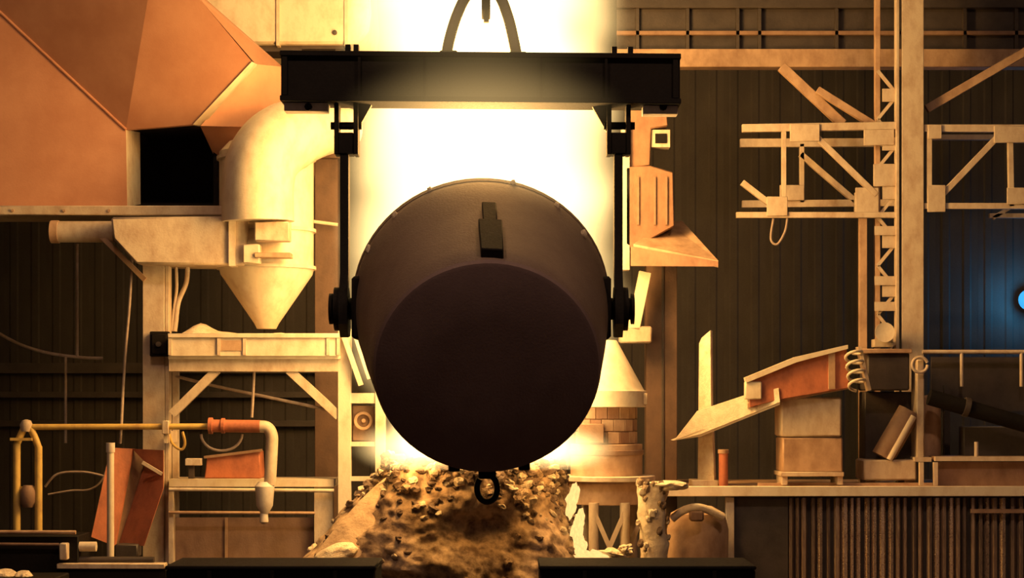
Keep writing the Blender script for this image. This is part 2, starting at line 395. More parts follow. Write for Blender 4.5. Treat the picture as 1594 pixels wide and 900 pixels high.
o = ob('lip_nose', lump_mesh('lip_nose', M_SLAGL, 91, 4, .1), P(524, 864, 1.3) - wloc(furn), furn); o.scale = (.40, .34, .17); o.rotation_euler = (0, -.3, 0)
# glowing slag spilt to the right of the mouth
for i, (x, y, sx, sy) in enumerate(((925, 868, 26, 10), (958, 864, 22, 9), (900, 820, 9, 22), (905, 850, 10, 16), (975, 856, 12, 8), (890, 780, 9, 26))):
    o = ob('slag_spill', lump_mesh('slag_spill', M_HOT if i in (0, 2, 3, 5) else M_SLAGL, 30 + i, 3, .7), P(x, y, 1.6)); s_ = S(1.6)
    o.scale = (sx * s_, .2, sy * s_); o.rotation_euler = (0, random.uniform(-.2, .2), 0)
    tag(o, ['glowing flat slag spill at the foot of the furnace mouth', 'pale rounded slag lump below the tiered stack', 'pale upright slag run down the right of the mouth',
            'small glowing slag run low on the right of the mouth', 'small pale slag pebble nearest the crusted pillar', 'tall glowing slag run beside the mouth rim'][i], 'slag', 'slag spilt beside the furnace mouth')

# ---------------------------------------------------------------- flame (hot gas volume) with added bloom glow
fl = MB().lathe((0, -.9, -1.15), (0, 0, 1), [(0, 2.6), (.8, 3.4), (12.5, 3.4), (14.5, 2.2)], 40)
FO = Vector((P(FX, 0, 2.7).x, 2.7, CZ))
m = bpy.data.materials.new('flame_gas_and_bloom'); nt, N, L = nodes_of(m); N.remove(N['Principled BSDF'])
tc = N.new('ShaderNodeTexCoord')
nz = N.new('ShaderNodeTexNoise'); nz.inputs['Scale'].default_value = .9; nz.inputs['Detail'].default_value = 1.5
L.new(tc.outputs['Object'], nz.inputs['Vector'])
vs_ = N.new('ShaderNodeVectorMath'); vs_.operation = 'SUBTRACT'; vs_.inputs[1].default_value = (.5, .5, .5); L.new(nz.outputs['Color'], vs_.inputs[0])
vm = N.new('ShaderNodeVectorMath'); vm.operation = 'SCALE'; vm.inputs['Scale'].default_value = 1.0; L.new(vs_.outputs[0], vm.inputs[0])
va = N.new('ShaderNodeVectorMath'); va.operation = 'ADD'; L.new(tc.outputs['Object'], va.inputs[0]); L.new(vm.outputs[0], va.inputs[1])
def math_(op, a, b=None):
    n = N.new('ShaderNodeMath'); n.operation = op
    for i, v in enumerate((a, b)):
        if v is None: continue
        if isinstance(v, (int, float)): n.inputs[i].default_value = v
        else: L.new(v, n.inputs[i])
    return n.outputs[0]
def mrange(v, a, b, c, d, smooth=True):
    n = N.new('ShaderNodeMapRange'); n.interpolation_type = 'SMOOTHSTEP' if smooth else 'LINEAR'
    L.new(v, n.inputs[0])
    for i, k in enumerate((a, b, c, d)): n.inputs[i + 1].default_value = k
    return n.outputs[0]
sx = N.new('ShaderNodeSeparateXYZ'); L.new(va.outputs[0], sx.inputs[0])
sz = N.new('ShaderNodeSeparateXYZ'); L.new(tc.outputs['Object'], sz.inputs[0])
rx = mrange(sz.outputs[2], -1.2, 1.4, 1.35, 2.12)
q = math_('SQRT', math_('ADD', math_('POWER', math_('DIVIDE', sx.outputs[0], rx), 2), math_('POWER', math_('DIVIDE', sx.outputs[1], 1.5), 2)))
core = mrange(q, .62, 1.22, 1, 0)
def blob(c, r):      # soft glowing ellipsoid, for added bloom haze and the low flame lobes
    a = N.new('ShaderNodeVectorMath'); a.operation = 'SUBTRACT'; a.inputs[1].default_value = c; L.new(tc.outputs['Object'], a.inputs[0])
    b = N.new('ShaderNodeVectorMath'); b.operation = 'DIVIDE'; b.inputs[1].default_value = r; L.new(a.outputs[0], b.inputs[0])
    l = N.new('ShaderNodeVectorMath'); l.operation = 'LENGTH'; L.new(b.outputs[0], l.inputs[0])
    return mrange(l.outputs['Value'], 0, 1, 1, 0)
t1 = blob((.05, -3.3, 4.45), (2.3, .75, .85)); t2 = blob((.2, -3.3, 3.25), (1.7, .8, .6)); t3 = blob((0, -2.9, 5.6), (2.2, .8, 1.3))  # added glow in front of beam, rim and bail, standing in for lens bloom
t4 = math_('MAXIMUM', blob((-1.0, -1.7, -.78), (1.2, .8, .5)), blob((1.3, -1.7, -.82), (.95, .7, .42)))
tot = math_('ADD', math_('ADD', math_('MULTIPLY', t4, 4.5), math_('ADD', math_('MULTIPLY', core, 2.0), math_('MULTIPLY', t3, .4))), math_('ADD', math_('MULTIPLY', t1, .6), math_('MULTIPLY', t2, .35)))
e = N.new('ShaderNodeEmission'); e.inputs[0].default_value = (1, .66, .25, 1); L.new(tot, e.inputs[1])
L.new(e.outputs[0], N['Material Output'].inputs['Volume'])
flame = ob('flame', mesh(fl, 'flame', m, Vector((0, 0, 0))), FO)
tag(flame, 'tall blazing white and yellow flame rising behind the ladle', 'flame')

# ---------------------------------------------------------------- left: fume hood
hood = thing('fume_hood', 'big angular orange fume hood in the upper left corner', 'fume hood', P(120, 335, 6.5))
YH = 6.3
def plate(parent, name, pts, off, mat, label=None): return part(parent, name, MB().plate([P(*p) for p in pts], off), mat, 0, label)
plate(hood, 'front_panel', [(-170, -140, YH), (196, 202, YH), (198, 322, YH), (-170, 332, YH)], (0, .12, 0), M_HOOD)
plate(hood, 'side_panel', [(196, 202, YH), (218, 206, YH + .8), (219, 318, YH + .8), (198, 322, YH)], (-.05, .05, 0), M_CREAM2)  # cream instead of rust: the flame-lit side is put into the colour
def on_plane(px, py, a, b, c):          # point seen at (px, py) on the plane through three points
    a, b, c = Vector(a), Vector(b), Vector(c); n_ = (b - a).cross(c - a); e_ = Vector((0, -CD, CZ)); d_ = P(px, py, 0) - e_
    return e_ + d_ * ((a - e_).dot(n_) / d_.dot(n_))
h0, h1, h2, h3 = P(-170, -140, YH), P(196, 202, YH), P(240, -60, YH - 1.45), P(300, 194, YH - .3)
part(hood, 'sloped_panel', MB().plate([h0, on_plane(-120, -330, h0, h1, h2), h2, h1], (0, .15, 0)), M_HOOD)
h4, h5 = on_plane(312, 0, h1, h2, h3), on_plane(392, 96, h1, h2, h3)
part(hood, 'sloped_panel', MB().plate([h1, h2, h4, h5, h3], (0, .15, 0)), M_HOOD)
plate(hood, 'ridge_strip', [(300, 194, YH - .32), (392, 96, h5.y - .02), (400, 100, YH + .3), (313, 196, YH - .1)], (0, .14, 0), M_CREAM)  # cream tone paints the highlight along the ridge facing the flame
plate(hood, 'end_panel', [(312, 196, YH - .15), (398, 100, YH + .3), (440, 104, YH + 1.1), (448, 190, YH + .9), (400, 198, YH + .5)], (0, .14, 0), M_HOOD)
plate(hood, 'end_panel', [(398, 100, YH + .3), (312, 0, h4.y), (240, -60, h2.y), (254, -60, YH + .6), (322, 0, YH + .9), (440, 104, YH + 1.1)], (0, .14, 0), M_HOOD)
plate(hood, 'throat_panel', [(312, 197, YH + .1), (410, 198, YH + .5), (346, 250, YH + .9), (332, 240, YH + .9)], (0, .12, 0), M_HOOD)
part(hood, 'bottom_flange', MB().box(-170, 346, 320, 335, YH - .1, 1.4), M_CREAM2, .02)
part(hood, 'seam_bead', MB().tube([P(-170, -140, YH - .01), P(196, 202, YH - .01)], .03, 8), M_HOOD)
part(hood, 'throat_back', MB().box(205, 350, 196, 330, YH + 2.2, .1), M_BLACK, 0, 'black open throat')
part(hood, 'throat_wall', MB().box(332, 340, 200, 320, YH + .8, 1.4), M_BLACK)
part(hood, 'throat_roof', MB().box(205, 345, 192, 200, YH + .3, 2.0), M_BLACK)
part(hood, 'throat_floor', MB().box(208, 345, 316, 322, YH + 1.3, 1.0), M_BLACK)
for x, y in ((-60, 318), (20, 318), (100, 318), (170, 318)):
    part(hood, 'flange_bolt', MB().lathe(P(x, 328, YH - .1), (0, -1, 0), [(0, .03), (.03, .03), (.03, .01)], 6), M_TAN)
part(hood, 'hanger_rod', MB().tube([P(60, -60, YH + 1), Vector((P(60, 0, YH + 1).x, YH + 1, 20))], .05, 8), M_DARK)

duct = thing('exhaust_duct', 'yellow-lit horizontal duct with a rounded end above the orange hood', 'duct', P(450, 68, 7))
part(duct, 'duct_body', MB().prism([(300, -190), (566, -190), (572, -60), (578, 20), (574, 48), (560, 66), (548, 68), (300, 68)], 8.4, 2.4), M_CREAM, .05)
for x in (430, 536): part(duct, 'joint_ring', MB().box(x, x + 5, -190, 71, 8.36, 2.5), M_CREAM2)
part(duct, 'rivet', MB().lathe(P(521, 51, 8.4), (0, -1, 0), [(0, .05), (.04, .05), (.05, .01)], 10), M_DARK)
part(duct, 'hanger_rod', MB().tube([P(450, -150, 9.6), Vector((P(450, 0, 9.6).x, 9.6, 20))], .05, 8), M_DARK)
part(duct, 'support_channel', MB().box(393, 470, 69, 80, 8.6, .8), M_DARK)
part(duct, 'support_channel', MB().box(470, 535, 69, 76, 8.6, .8), M_DARK)
for x in (395, 455, 522): part(duct, 'support_leg', MB().box(x, x + 9, 76, 110, 8.7, .12), M_DARK)

# ---------------------------------------------------------------- left: cyclone hopper
YC = 6.6
cy = thing('cyclone_hopper', 'cream cyclone with a pointed cone above the sand tray', 'cyclone', P(415, 512, YC))
sc = S(YC); c = P(415, 512, YC)
part(cy, 'cone', MB().lathe(c, (0, 0, 1), [(0, 15 * sc), (8 * sc, 19 * sc), (84 * sc, 71 * sc), (96 * sc, 74 * sc)], 40), M_CREAM)
part(cy, 'cylinder', MB().lathe(c + Vector((0, 0, 94 * sc)), (0, 0, 1), [(0, 73 * sc), (180 * sc, 73 * sc), (196 * sc, 58 * sc), (198 * sc, 5 * sc)], 40), M_CREAM)
for h in (92, 150, 262): part(cy, 'flange_ring', MB().lathe(c + Vector((0, 0, h * sc)), (0, 0, 1), [(0, 70 * sc), (0, 77 * sc), (5 * sc, 77 * sc), (5 * sc, 70 * sc)], 40, True), M_CREAM)
el = pc([(402, 345, YC - 1.0), (402, 285, YC - 1.0), (412, 245, YC - .9), (442, 216, YC - .6), (490, 203, YC), (545, 200, YC + .6)], 6)
part(cy, 'inlet_elbow', MB().tube(el, [56 * S(YC - .9)] * (len(el) - 12) + [(56 - i * 2.2) * S(YC - .9) for i in range(12)], 28), M_CREAM)
part(cy, 'inlet_collar', MB().tube([P(478, 205, YC - .1), P(486, 203, YC)], .52, 24), M_BROWN)
part(cy, 'inspection_box', MB().box(396, 450, 345, 375, YC - 1.35, .4), M_CREAM2, .02)
part(cy, 'access_plate', MB().box(378, 404, 380, 410, YC - 1.25, .3), M_CREAM, .02)
part(cy, 'bracket_bar', MB().box(396, 452, 393, 401, YC - 1.3, .4), M_TAN, .01)

tank = thing('dust_collector_box', 'pale orange horizontal box tank with a stub pipe under the hood', 'tank', P(280, 412, 5.9))
part(tank, 'body', MB().prism([(172, 338), (386, 336), (380, 413), (212, 411), (176, 372)], 5.5, 1.3), M_CREAM2, .04)
part(tank, 'stub_pipe', MB().tube([P(178, 361, 6.1), P(84, 361, 6.1)], .2, 20), M_CREAM2)
part(tank, 'pipe_cap', MB().tube([P(92, 361, 6.1), P(80, 361, 6.1)], .215, 20), M_TAN)
part(tank, 'side_brace', MB().bar(P(158, 368, 6), P(226, 436, 6), .09, .1), M_TAN)
part(tank, 'end_flange', MB().box(356, 366, 334, 414, 5.44, 1.4), M_CREAM)
# ---------------------------------------------------------------- left: main post
post = thing('steel_post', 'tall cream steel post under the box tank', 'post', Vector((P(242, 0, 6).x, 6.1, 0)))
def vpost(parent, name, x0, x1, y0, Y, d, mat, z0=0.0):
    a, b = P(x0, y0, Y), P(x1, y0, Y); return part(parent, name, MB().wbox((a.x, Y, z0), (b.x, Y + d, a.z)), mat, .008)
vpost(post, 'front_flange', 222, 256, 412, 6.0, .05, M_CREAM2)
vpost(post, 'rear_flange', 222, 256, 412, 6.4, .05, M_CREAM2)
vpost(post, 'web', 237, 241, 412, 6.05, .35, M_CREAM2)
vpost(post, 'edge_angle', 257, 263, 412, 6.02, .3, M_CREAM2)
part(post, 'base_plate', MB().wbox((P(212, 0, 6).x, 5.85, 0), (P(270, 0, 6).x, 6.6, .05)), M_DARK)
jb = thing('junction_box', 'small black junction box on the cream post beside the tray', 'junction box', P(247, 556, 5.9))
part(jb, 'case', MB().box(233, 262, 516, 555, 5.8, .2), M_BLACK, .015)
part(jb, 'cover', MB().box(236, 259, 520, 551, 5.77, .04), M_BLACK, .01)
part(jb, 'knob', MB().lathe(P(247, 536, 5.77), (0, -1, 0), [(0, .05), (.04, .05), (.04, .01)], 12), M_DARK)
for k, (l, a) in enumerate((('pale hose nearest the cream post hanging above the tray', [(274, 412, 6.3), (275, 450, 6.3), (270, 490, 6.3), (268, 516, 6.3)]),
                            ('pale curved hose swinging out from the box tank', [(292, 412, 6.3), (290, 440, 6.3), (278, 470, 6.3), (274, 500, 6.3), (272, 516, 6.3)]))):
    solo('hose', MB().tube(pc(a), .045 if k else .03, 10), M_CREAM2, l, 'hose', 'hoses under the box tank')
# ---------------------------------------------------------------- left: stand with sand tray
YT = 5.6
st = thing('steel_stand', 'cream steel stand with knee braces and a ladder-like right leg', 'stand', Vector((P(400, 0, YT).x, YT, 0)))
part(st, 'cross_beam', MB().box(262, 527, 557, 579, YT, .25), M_CREAM2, .012)
part(st, 'beam_flange', MB().box(262, 530, 554, 559, YT - .08, .5), M_CREAM)
part(st, 'knee_brace', MB().bar(P(338, 576, YT + .1), P(268, 645, YT + .1), .16, .12), M_CREAM2)
part(st, 'knee_brace', MB().bar(P(450, 576, YT + .1), P(528, 648, YT + .1), .16, .12), M_CREAM2)
vpost(st, 'leg', 526, 546, 512, YT, .22, M_CREAM)
vpost(st, 'leg', 584, 600, 560, YT, .22, M_CREAM)
vpost(st, 'rear_leg', 268, 278, 560, YT + .7, .12, M_CREAM2)
for y in (612, 688, 742): part(st, 'rung', MB().box(545, 586, y, y + (16 if y < 650 else 7), YT + .04, .12), M_CREAM)
part(st, 'slanted_strut', MB().bar(P(534, 520, YT - .1), P(562, 600, YT - .1), .09, .1), M_CREAM)
part(st, 'slanted_strut', MB().bar(P(552, 520, YT - .1), P(575, 590, YT - .1), .07, .1), M_CREAM)
part(st, 'slanted_strut', MB().bar(P(586, 742, YT - .1), P(530, 830, YT - .1), .08, .1), M_CREAM2)
vb = thing('valve_box', 'small brown valve box between the ladder-like legs', 'valve box', P(565, 690, YT + .5))
part(vb, 'case', MB().box(548, 584, 632, 687, YT + .3, .3), M_BROWN, .02)
part(vb, 'hand_wheel', MB().lathe(P(566, 655, YT + .3), (0, -1, 0), [(.06, .12), (.06, .17), (.1, .17), (.1, .12)], 20, True), M_TAN)
part(vb, 'spindle', MB().tube([P(566, 655, YT + .3), P(566, 655, YT + .18)], .04, 8), M_TAN)
tray = thing('sand_tray', 'long cream metal tray on the stand below the cyclone', 'tray', P(395, 555, YT))
part(tray, 'front_wall', MB().box(264, 528, 524, 554, YT - .15, .05), M_CREAM)
part(tray, 'back_wall', MB().box(270, 520, 520, 552, YT + 1.5, .05), M_CREAM)
part(tray, 'end_wall', MB().wbox((P(264, 0, YT).x, YT - .1, P(0, 554, YT).z), (P(268, 0, YT).x, YT + 1.5, P(0, 524, YT).z)), M_CREAM)
part(tray, 'end_wall', MB().wbox((P(524, 0, YT).x, YT - .1, P(0, 554, YT).z), (P(528, 0, YT).x, YT + 1.5, P(0, 524, YT).z)), M_CREAM)
part(tray, 'tray_floor', MB().wbox((P(266, 0, YT).x, YT - .1, P(0, 555, YT).z), (P(526, 0, YT).x, YT + 1.5, P(0, 551, YT).z)), M_CREAM)
part(tray, 'rim', MB().box(261, 531, 519, 526, YT - .2, .1), M_CREAM, .01)
for x in (262, 338, 378, 508, 524): part(tray, 'wall_batten', MB().box(x, x + 5, 526, 553, YT - .18, .04), M_CREAM2)
part(tray, 'name_plate', MB().box(340, 376, 530, 546, YT - .165, .02), M_TAN)
m = MB(); nx, ny = 30, 8
for j in range(ny + 1):
    for i in range(nx + 1):
        u, v = i / nx, j / ny; p = P(268 + u * 256, 520, YT - .08); p.y += v * 1.5
        p.z = P(0, 524, YT).z + (.26 * math.exp(-((u - .13) / .09) ** 2) + .10 * math.exp(-((u - .3) / .1) ** 2) + .08 * math.exp(-((u - .62) / .12) ** 2)) * math.sin(v * math.pi) + .03 * noise.noise(p * 3)
        m.v.append(p)
for j in range(ny):
    for i in range(nx): a = j * (nx + 1) + i; m.f.append((a, a + 1, a + nx + 2, a + nx + 1))
o = len(m.v); zb = P(0, 551, YT).z
q = [m.v[0], m.v[nx], m.v[ny * (nx + 1) + nx], m.v[ny * (nx + 1)]]
sand = solo('sand_heap', m, M_SAND, 'pale heaped sand lying in the cream tray', 'sand', None, 0, 'stuff')
# dark column behind
dc = thing('dark_column', 'dark brown column standing behind the left hanger of the ladle', 'column', Vector((P(506, 0, 6.6).x, 8.3, 0)))
vpost(dc, 'shaft', 490, 526, 240, 8.2, .4, M_UMBERD)
part(dc, 'cap_plate', MB().box(482, 534, 232, 246, 8.0, .8), M_UMBERD, .02)
part(dc, 'side_bracket', MB().prism([(478, 250), (490, 246), (490, 275)], 8.2, .3), M_UMBERD)
part(dc, 'pipe_stub', MB().tube([P(488, 345, 8.0), P(526, 350, 8.0)], .035, 8), M_CREAM)

# ---------------------------------------------------------------- left: pipes, shelf, panel, valve stand
YP = 4.9
bp_ = thing('burner_pipe', 'long yellow pipe ending in a thick red and cream elbow nozzle', 'pipe', P(410, 815, YP))
part(bp_, 'thin_pipe', MB().tube([P(40, 665, YP), P(330, 664, YP)], .055, 12), M_YEL)
part(bp_, 'thick_pipe', MB().tube([P(326, 663, YP), P(405, 664, YP)], .115, 18), M_RED, label='red thick pipe section')
part(bp_, 'elbow', MB().tube(pc([(402, 664, YP), (416, 666, YP), (423, 678, YP), (423, 700, YP), (420, 755, YP)]), .11, 18), M_CREAM2)
part(bp_, 'flange', MB().tube([P(325, 663, YP), P(331, 663, YP)], .15, 18), M_RED)
part(bp_, 'flange', MB().tube([P(345, 663, YP), P(350, 663, YP)], .14, 18), M_RED)
part(bp_, 'nozzle_body', MB().lathe(P(412, 800, YP), (0, 0, 1), [(0, .07), (.15, .15), (.5, .18), (.58, .12)], 16), M_PALE)
part(bp_, 'nozzle_tip', MB().lathe(P(411, 816, YP), (0, 0, 1), [(0, .04), (.04, .08), (.22, .07)], 12), M_PALE)
part(bp_, 'pipe_clamp', MB().box(252, 262, 655, 676, YP - .1, .25), M_CREAM2, .01)
part(bp_, 'pipe_support', MB().box(255, 260, 672, 690, YP, 1.1), M_CREAM2)
lp = [P(345 + 32 * math.cos(t), 676 + 26 * math.sin(t), YP + .1) for t in [i * math.pi / 14 for i in range(15)]]
solo('hose_loop', MB().tube(lp, .025, 8), M_CABLE, 'thin grey hose loop hanging under the red pipe', 'hose')
lp = pc([(262, 668, 5.2), (268, 690, 5.2), (282, 700, 5.2), (288, 690, 5.2), (284, 672, 5.2)])
solo('hose_loop', MB().tube(lp, .025, 8), M_YEL, 'short yellow hose bend at the cream post beside the pipe', 'hose')

YS = 5.8
sh = thing('work_bench', 'long low steel bench with pale rails below the red pipe', 'bench', Vector((P(390, 0, YS).x, YS, 0)))
part(sh, 'bench_top', MB().box(263, 520, 746, 758, YS, 1.0), M_CREAM)
part(sh, 'edge_rail', MB().tube([P(263, 762, YS - .08), P(520, 764, YS - .08)], .035, 10), M_CREAM)
part(sh, 'lower_rail', MB().tube([P(263, 798, YS), P(490, 799, YS)], .03, 10), M_TAN)
for x0, x1 in ((262, 270), (489, 518)): vpost(sh, 'leg', x0, x1, 756, YS + .05, .2, M_CREAM2)
part(sh, 'front_panel', MB().box(272, 488, 806, 1010, YS + .3, .06), M_BROWN, 0, 'rusty brown panel under the bench')
part(sh, 'panel_batten', MB().box(350, 354, 806, 1010, YS + .26, .06), M_TAN)
crate = thing('rusty_bin', 'rusty red-brown bin standing on the bench behind the nozzle', 'bin', P(362, 746, YS + .3))
part(crate, 'body', MB().prism([(318, 745), (322, 712), (404, 702), (406, 745)], YS + .2, .6), M_RED, .02)
part(crate, 'rim', MB().bar(P(318, 712, YS + .2), P(408, 701, YS + .2), .05, .1), M_BROWN)
cl = thing('clamp_block', 'small pale clamp block at the left end of the bench', 'clamp', P(300, 745, YS + .2))
part(cl, 'jaw', MB().box(288, 313, 714, 725, YS + .1, .2), M_PALE, .01)
part(cl, 'stem', MB().box(293, 302, 724, 746, YS + .15, .1), M_DARK, .01)

pn = thing('folded_red_chute', 'red folded sheet chute leaning against the cream post', 'chute', P(200, 850, 5.0))
A = [(172, 697, 4.9), (214, 699, 5.05), (160, 845, 4.5), (142, 836, 4.6)]
part(pn, 'fold_panel', MB().plate([P(172, 697, 4.9), P(206, 699, 5.15), (P(178, 850, 4.95)), P(142, 836, 4.75)], (.02, .06, 0)), M_RED)
part(pn, 'fold_panel', MB().plate([P(206, 699, 5.2), P(228, 722, 5.5), P(192, 842, 5.45), P(176, 850, 5.1)], (.02, .06, 0)), M_BROWN)
part(pn, 'fold_panel', MB().plate([P(226, 721, 5.45), P(254, 738, 5.0), P(254, 760, 5.0), P(224, 850, 4.9), P(184, 848, 5.3)], (.0, .06, 0)), M_RED)
part(pn, 'fold_panel', MB().plate([P(206, 699, 5.15), P(254, 701, 5.1), P(254, 738, 5.0), P(228, 722, 5.3)], (0, .06, 0)), M_RED)
part(pn, 'top_lip', MB().bar(P(222, 720, 4.98), P(252, 738, 4.95), .06, .06), M_CREAM2)
part(pn, 'foot_block', MB().box(178, 214, 848, 868, 4.8, .4), M_DARK, .02)
pole = thing('pale_pole', 'slim pale pole standing before the red folded chute', 'pole', Vector((P(172, 0, 4.3).x, 4.3, 0)))
a = P(172, 700, 4.3)
part(pole, 'tube', MB().tube([(a.x, 4.3, 0), a], .065, 14), M_CREAM)
part(pole, 'socket', MB().tube([a - Vector((0, 0, .05)), a + Vector((0, 0, .12))], .08, 14), M_PALE)
part(pole, 'base_plate', MB().lathe((a.x, 4.3, 0), (0, 0, 1), [(0, .2), (.04, .2), (.05, .07)], 16), M_DARK)

vs2 = thing('valve_stand', 'yellow pipe stand with twin uprights at the left edge', 'valve stand', Vector((P(44, 0, YP).x, YP, 0)))
for x, mt, y0 in ((26, M_YEL, 690), (60, M_YEL, 695)):
    a = P(x, y0, YP); part(vs2, 'upright', MB().tube([(a.x, YP, 0), a], .07, 12), mt)
part(vs2, 'cross_tube', MB().tube(pc([(26, 692, YP), (34, 674, YP), (42, 660, YP), (52, 676, YP), (60, 697, YP)]), .065, 12), M_YEL)
part(vs2, 'cap', MB().lathe(P(41, 672, YP), (0, 0, 1), [(0, .1), (.12, .12), (.2, .08), (.22, .02)], 14), M_CREAM2)
part(vs2, 'valve_handle', MB().bar(P(16, 684, YP - .1), P(50, 684, YP - .1), .05, .05), M_YEL)
part(vs2, 'lower_valve', MB().lathe(P(44, 790, YP), (0, 0, 1), [(0, .09), (.1, .15), (.3, .15), (.4, .09)], 14), M_BROWN)
part(vs2, 'brace', MB().bar(P(26, 760, YP), P(60, 760, YP), .06, .06), M_YEL)

# dark rails and machine at lower left
YB = 3.2
mc = thing('dark_roller_bed', 'dark steel roller bed with pale rails in the lower left corner', 'machine', Vector((P(110, 0, YB).x, YB, 0)))
part(mc, 'bed', MB().box(-160, 122, 834, 1010, YB + .2, 1.0), M_BLACK, .02)
part(mc, 'top_rail', MB().tube([P(-160, 828, YB + .1), P(118, 829, YB + .1)], .035, 10), M_TAN)
part(mc, 'mid_rail', MB().tube([P(-160, 846, YB + .1), P(92, 848, YB + .1)], .028, 10), M_BROWN)
part(mc, 'lower_rail', MB().box(88, 256, 878, 886, YB, .3), M_CREAM2, .01)
part(mc, 'cross_bed', MB().box(84, 258, 884, 1010, YB + .05, .8), M_BLACK)
part(mc, 'clip', MB().box(92, 104, 846, 872, YB, .2), M_CREAM2, .015)
part(mc, 'roller', MB().tube([P(114, 851, YB + .3), P(150, 851, YB + .3)], .085, 14), M_CREAM)
part(mc, 'roller', MB().tube([P(112, 872, YB + .3), P(240, 872, YB + .3)], .06, 14), M_DARK)
for i, (x, y, w, h) in enumerate(((8, 893, 20, 13), (36, 896, 16, 12), (-20, 892, 18, 12))):
    o = ob('pale_slag_lump', lump_mesh('pale_slag_lump', M_SLAGL, 50 + i, 3, .3), P(x, y + 6, 1.8)); k = S(1.8); o.scale = (w * k, .25, h * k)
    tag(o, ['largest pale slag lump at the lower left corner', 'smaller pale slag lump at the lower left corner', 'pale slag lump cut by the left edge'][i], 'slag', 'slag lumps at the lower left')
solo('slag_box', MB().box(-160, 86, 900, 1010, 1.4, 1.0), M_BLACK, 'black box under the pale slag lumps', 'box', None, .02)

# hanging cables on the left
cab = [('cable', [(120, 380, 10), (120, 470, 10), (120, 556, 10)], .045, 'straight pale cable hanging below the stub pipe'),
       ('cable', [(102, 553, 10), (102, 610, 10), (102, 690, 10)], .04, 'short cable hanging below the sagging line'),
       ('cable', [(-120, 440, 10), (0, 520, 10), (60, 546, 10), (120, 556, 10), (160, 558, 10)], .045, 'sagging pale cable running in from the left edge'),
       ('cable', [(206, 395, 6.1), (202, 470, 6.1), (196, 540, 6.1), (192, 600, 6.1), (189, 662, 5.0), (187, 690, 5)], .035, 'thick grey cable hanging beside the cream post'),
       ('cable', [(70, 758, 6), (90, 738, 6), (130, 735, 6), (165, 742, 6)], .03, 'grey cable arching between the yellow stand and the red chute'),
       ('cable', [(75, 770, 6), (110, 764, 6), (140, 762, 6), (160, 745, 6), (172, 705, 6)], .025, 'thin lower cable looping up to the pale pole'),
       ('cable', [(274, 586, 6.32), (330, 600, 6.2), (410, 617, 6), (500, 636, 5.8), (534, 646, 5.66)], .04, 'pale cable slanting under the tray stand'),
       ('cable', [(396, 570, 5.75), (394, 615, 5.8), (392, 650, 5.8)], .035, 'short vertical cable behind the knee braces')]
for nme, pts, r, lab in cab:
    m = MB().tube(pc(pts, 6), r * .75, 8)
    solo('hanging_cable', m, M_CABLE, lab, 'cable', 'cables hanging on the left')

# ---------------------------------------------------------------- right: canopy tower
YK = 6.5
tw = thing('canopy_tower', 'brown stepped tower with a small sloping canopy right of the flame', 'tower', Vector((P(1020, 0, YK).x, YK, 0)))
part(tw, 'upper_casing', MB().prism([(976, 166), (1038, 172), (1040, 196), (1014, 200), (1012, 258), (976, 262)], YK, .6), M_UMBER, .02)
part(tw, 'lower_casing', MB().prism([(974, 260), (1012, 258), (1048, 268), (1050, 352), (985, 388), (974, 380)], YK - .1, .8), M_UMBER, .02)
wn = part(tw, 'window_frame', MB().box(1014, 1043, 202, 229, YK + .05, .4), M_CREAM2)
part(wn, 'window_opening', MB().box(1020, 1038, 208, 223, YK + .03, .1), M_BLACK)
for x in (992, 1018, 1036): part(tw, 'casing_seam', MB().box(x, x + 3, 275, 350, YK - .14, .05), M_BROWN)
part(tw, 'canopy_roof', MB().plate([P(986, 384, YK - .5), P(1118, 410, YK - .9), P(1062, 348, YK + .9), P(1040, 350, YK + .9)], (0, 0, .05)), M_TAN)
part(tw, 'canopy_soffit', MB().plate([P(984, 390, YK - .5), P(1118, 414, YK - .9), P(1062, 362, YK + .9), P(1000, 362, YK + .9)], (0, 0, -.03)), M_TAN)
part(tw, 'canopy_fascia', MB().plate([P(982, 384, YK - .52), P(1118, 407, YK - .92), P(1118, 415, YK - .92), P(982, 414, YK - .52)], (0, .05, 0)), M_UMBER)
vpost(tw, 'column', 1006, 1054, 400, YK + .3, .5, M_UMBERD)
vpost(tw, 'column_edge', 1030, 1034, 400, YK + .27, .05, M_DARK)
part(tw, 'bright_strut', MB().bar(P(1004, 424, YK - .2), P(986, 512, YK - .2), .22, .2), M_CREAM)
part(tw, 'pipe_joint', MB().box(965, 1015, 508, 534, YK - .3, .5), M_CREAM2, .03)
part(tw, 'side_duct', MB().box(968, 980, 190, 420, YK - .1, .4), M_CREAM)

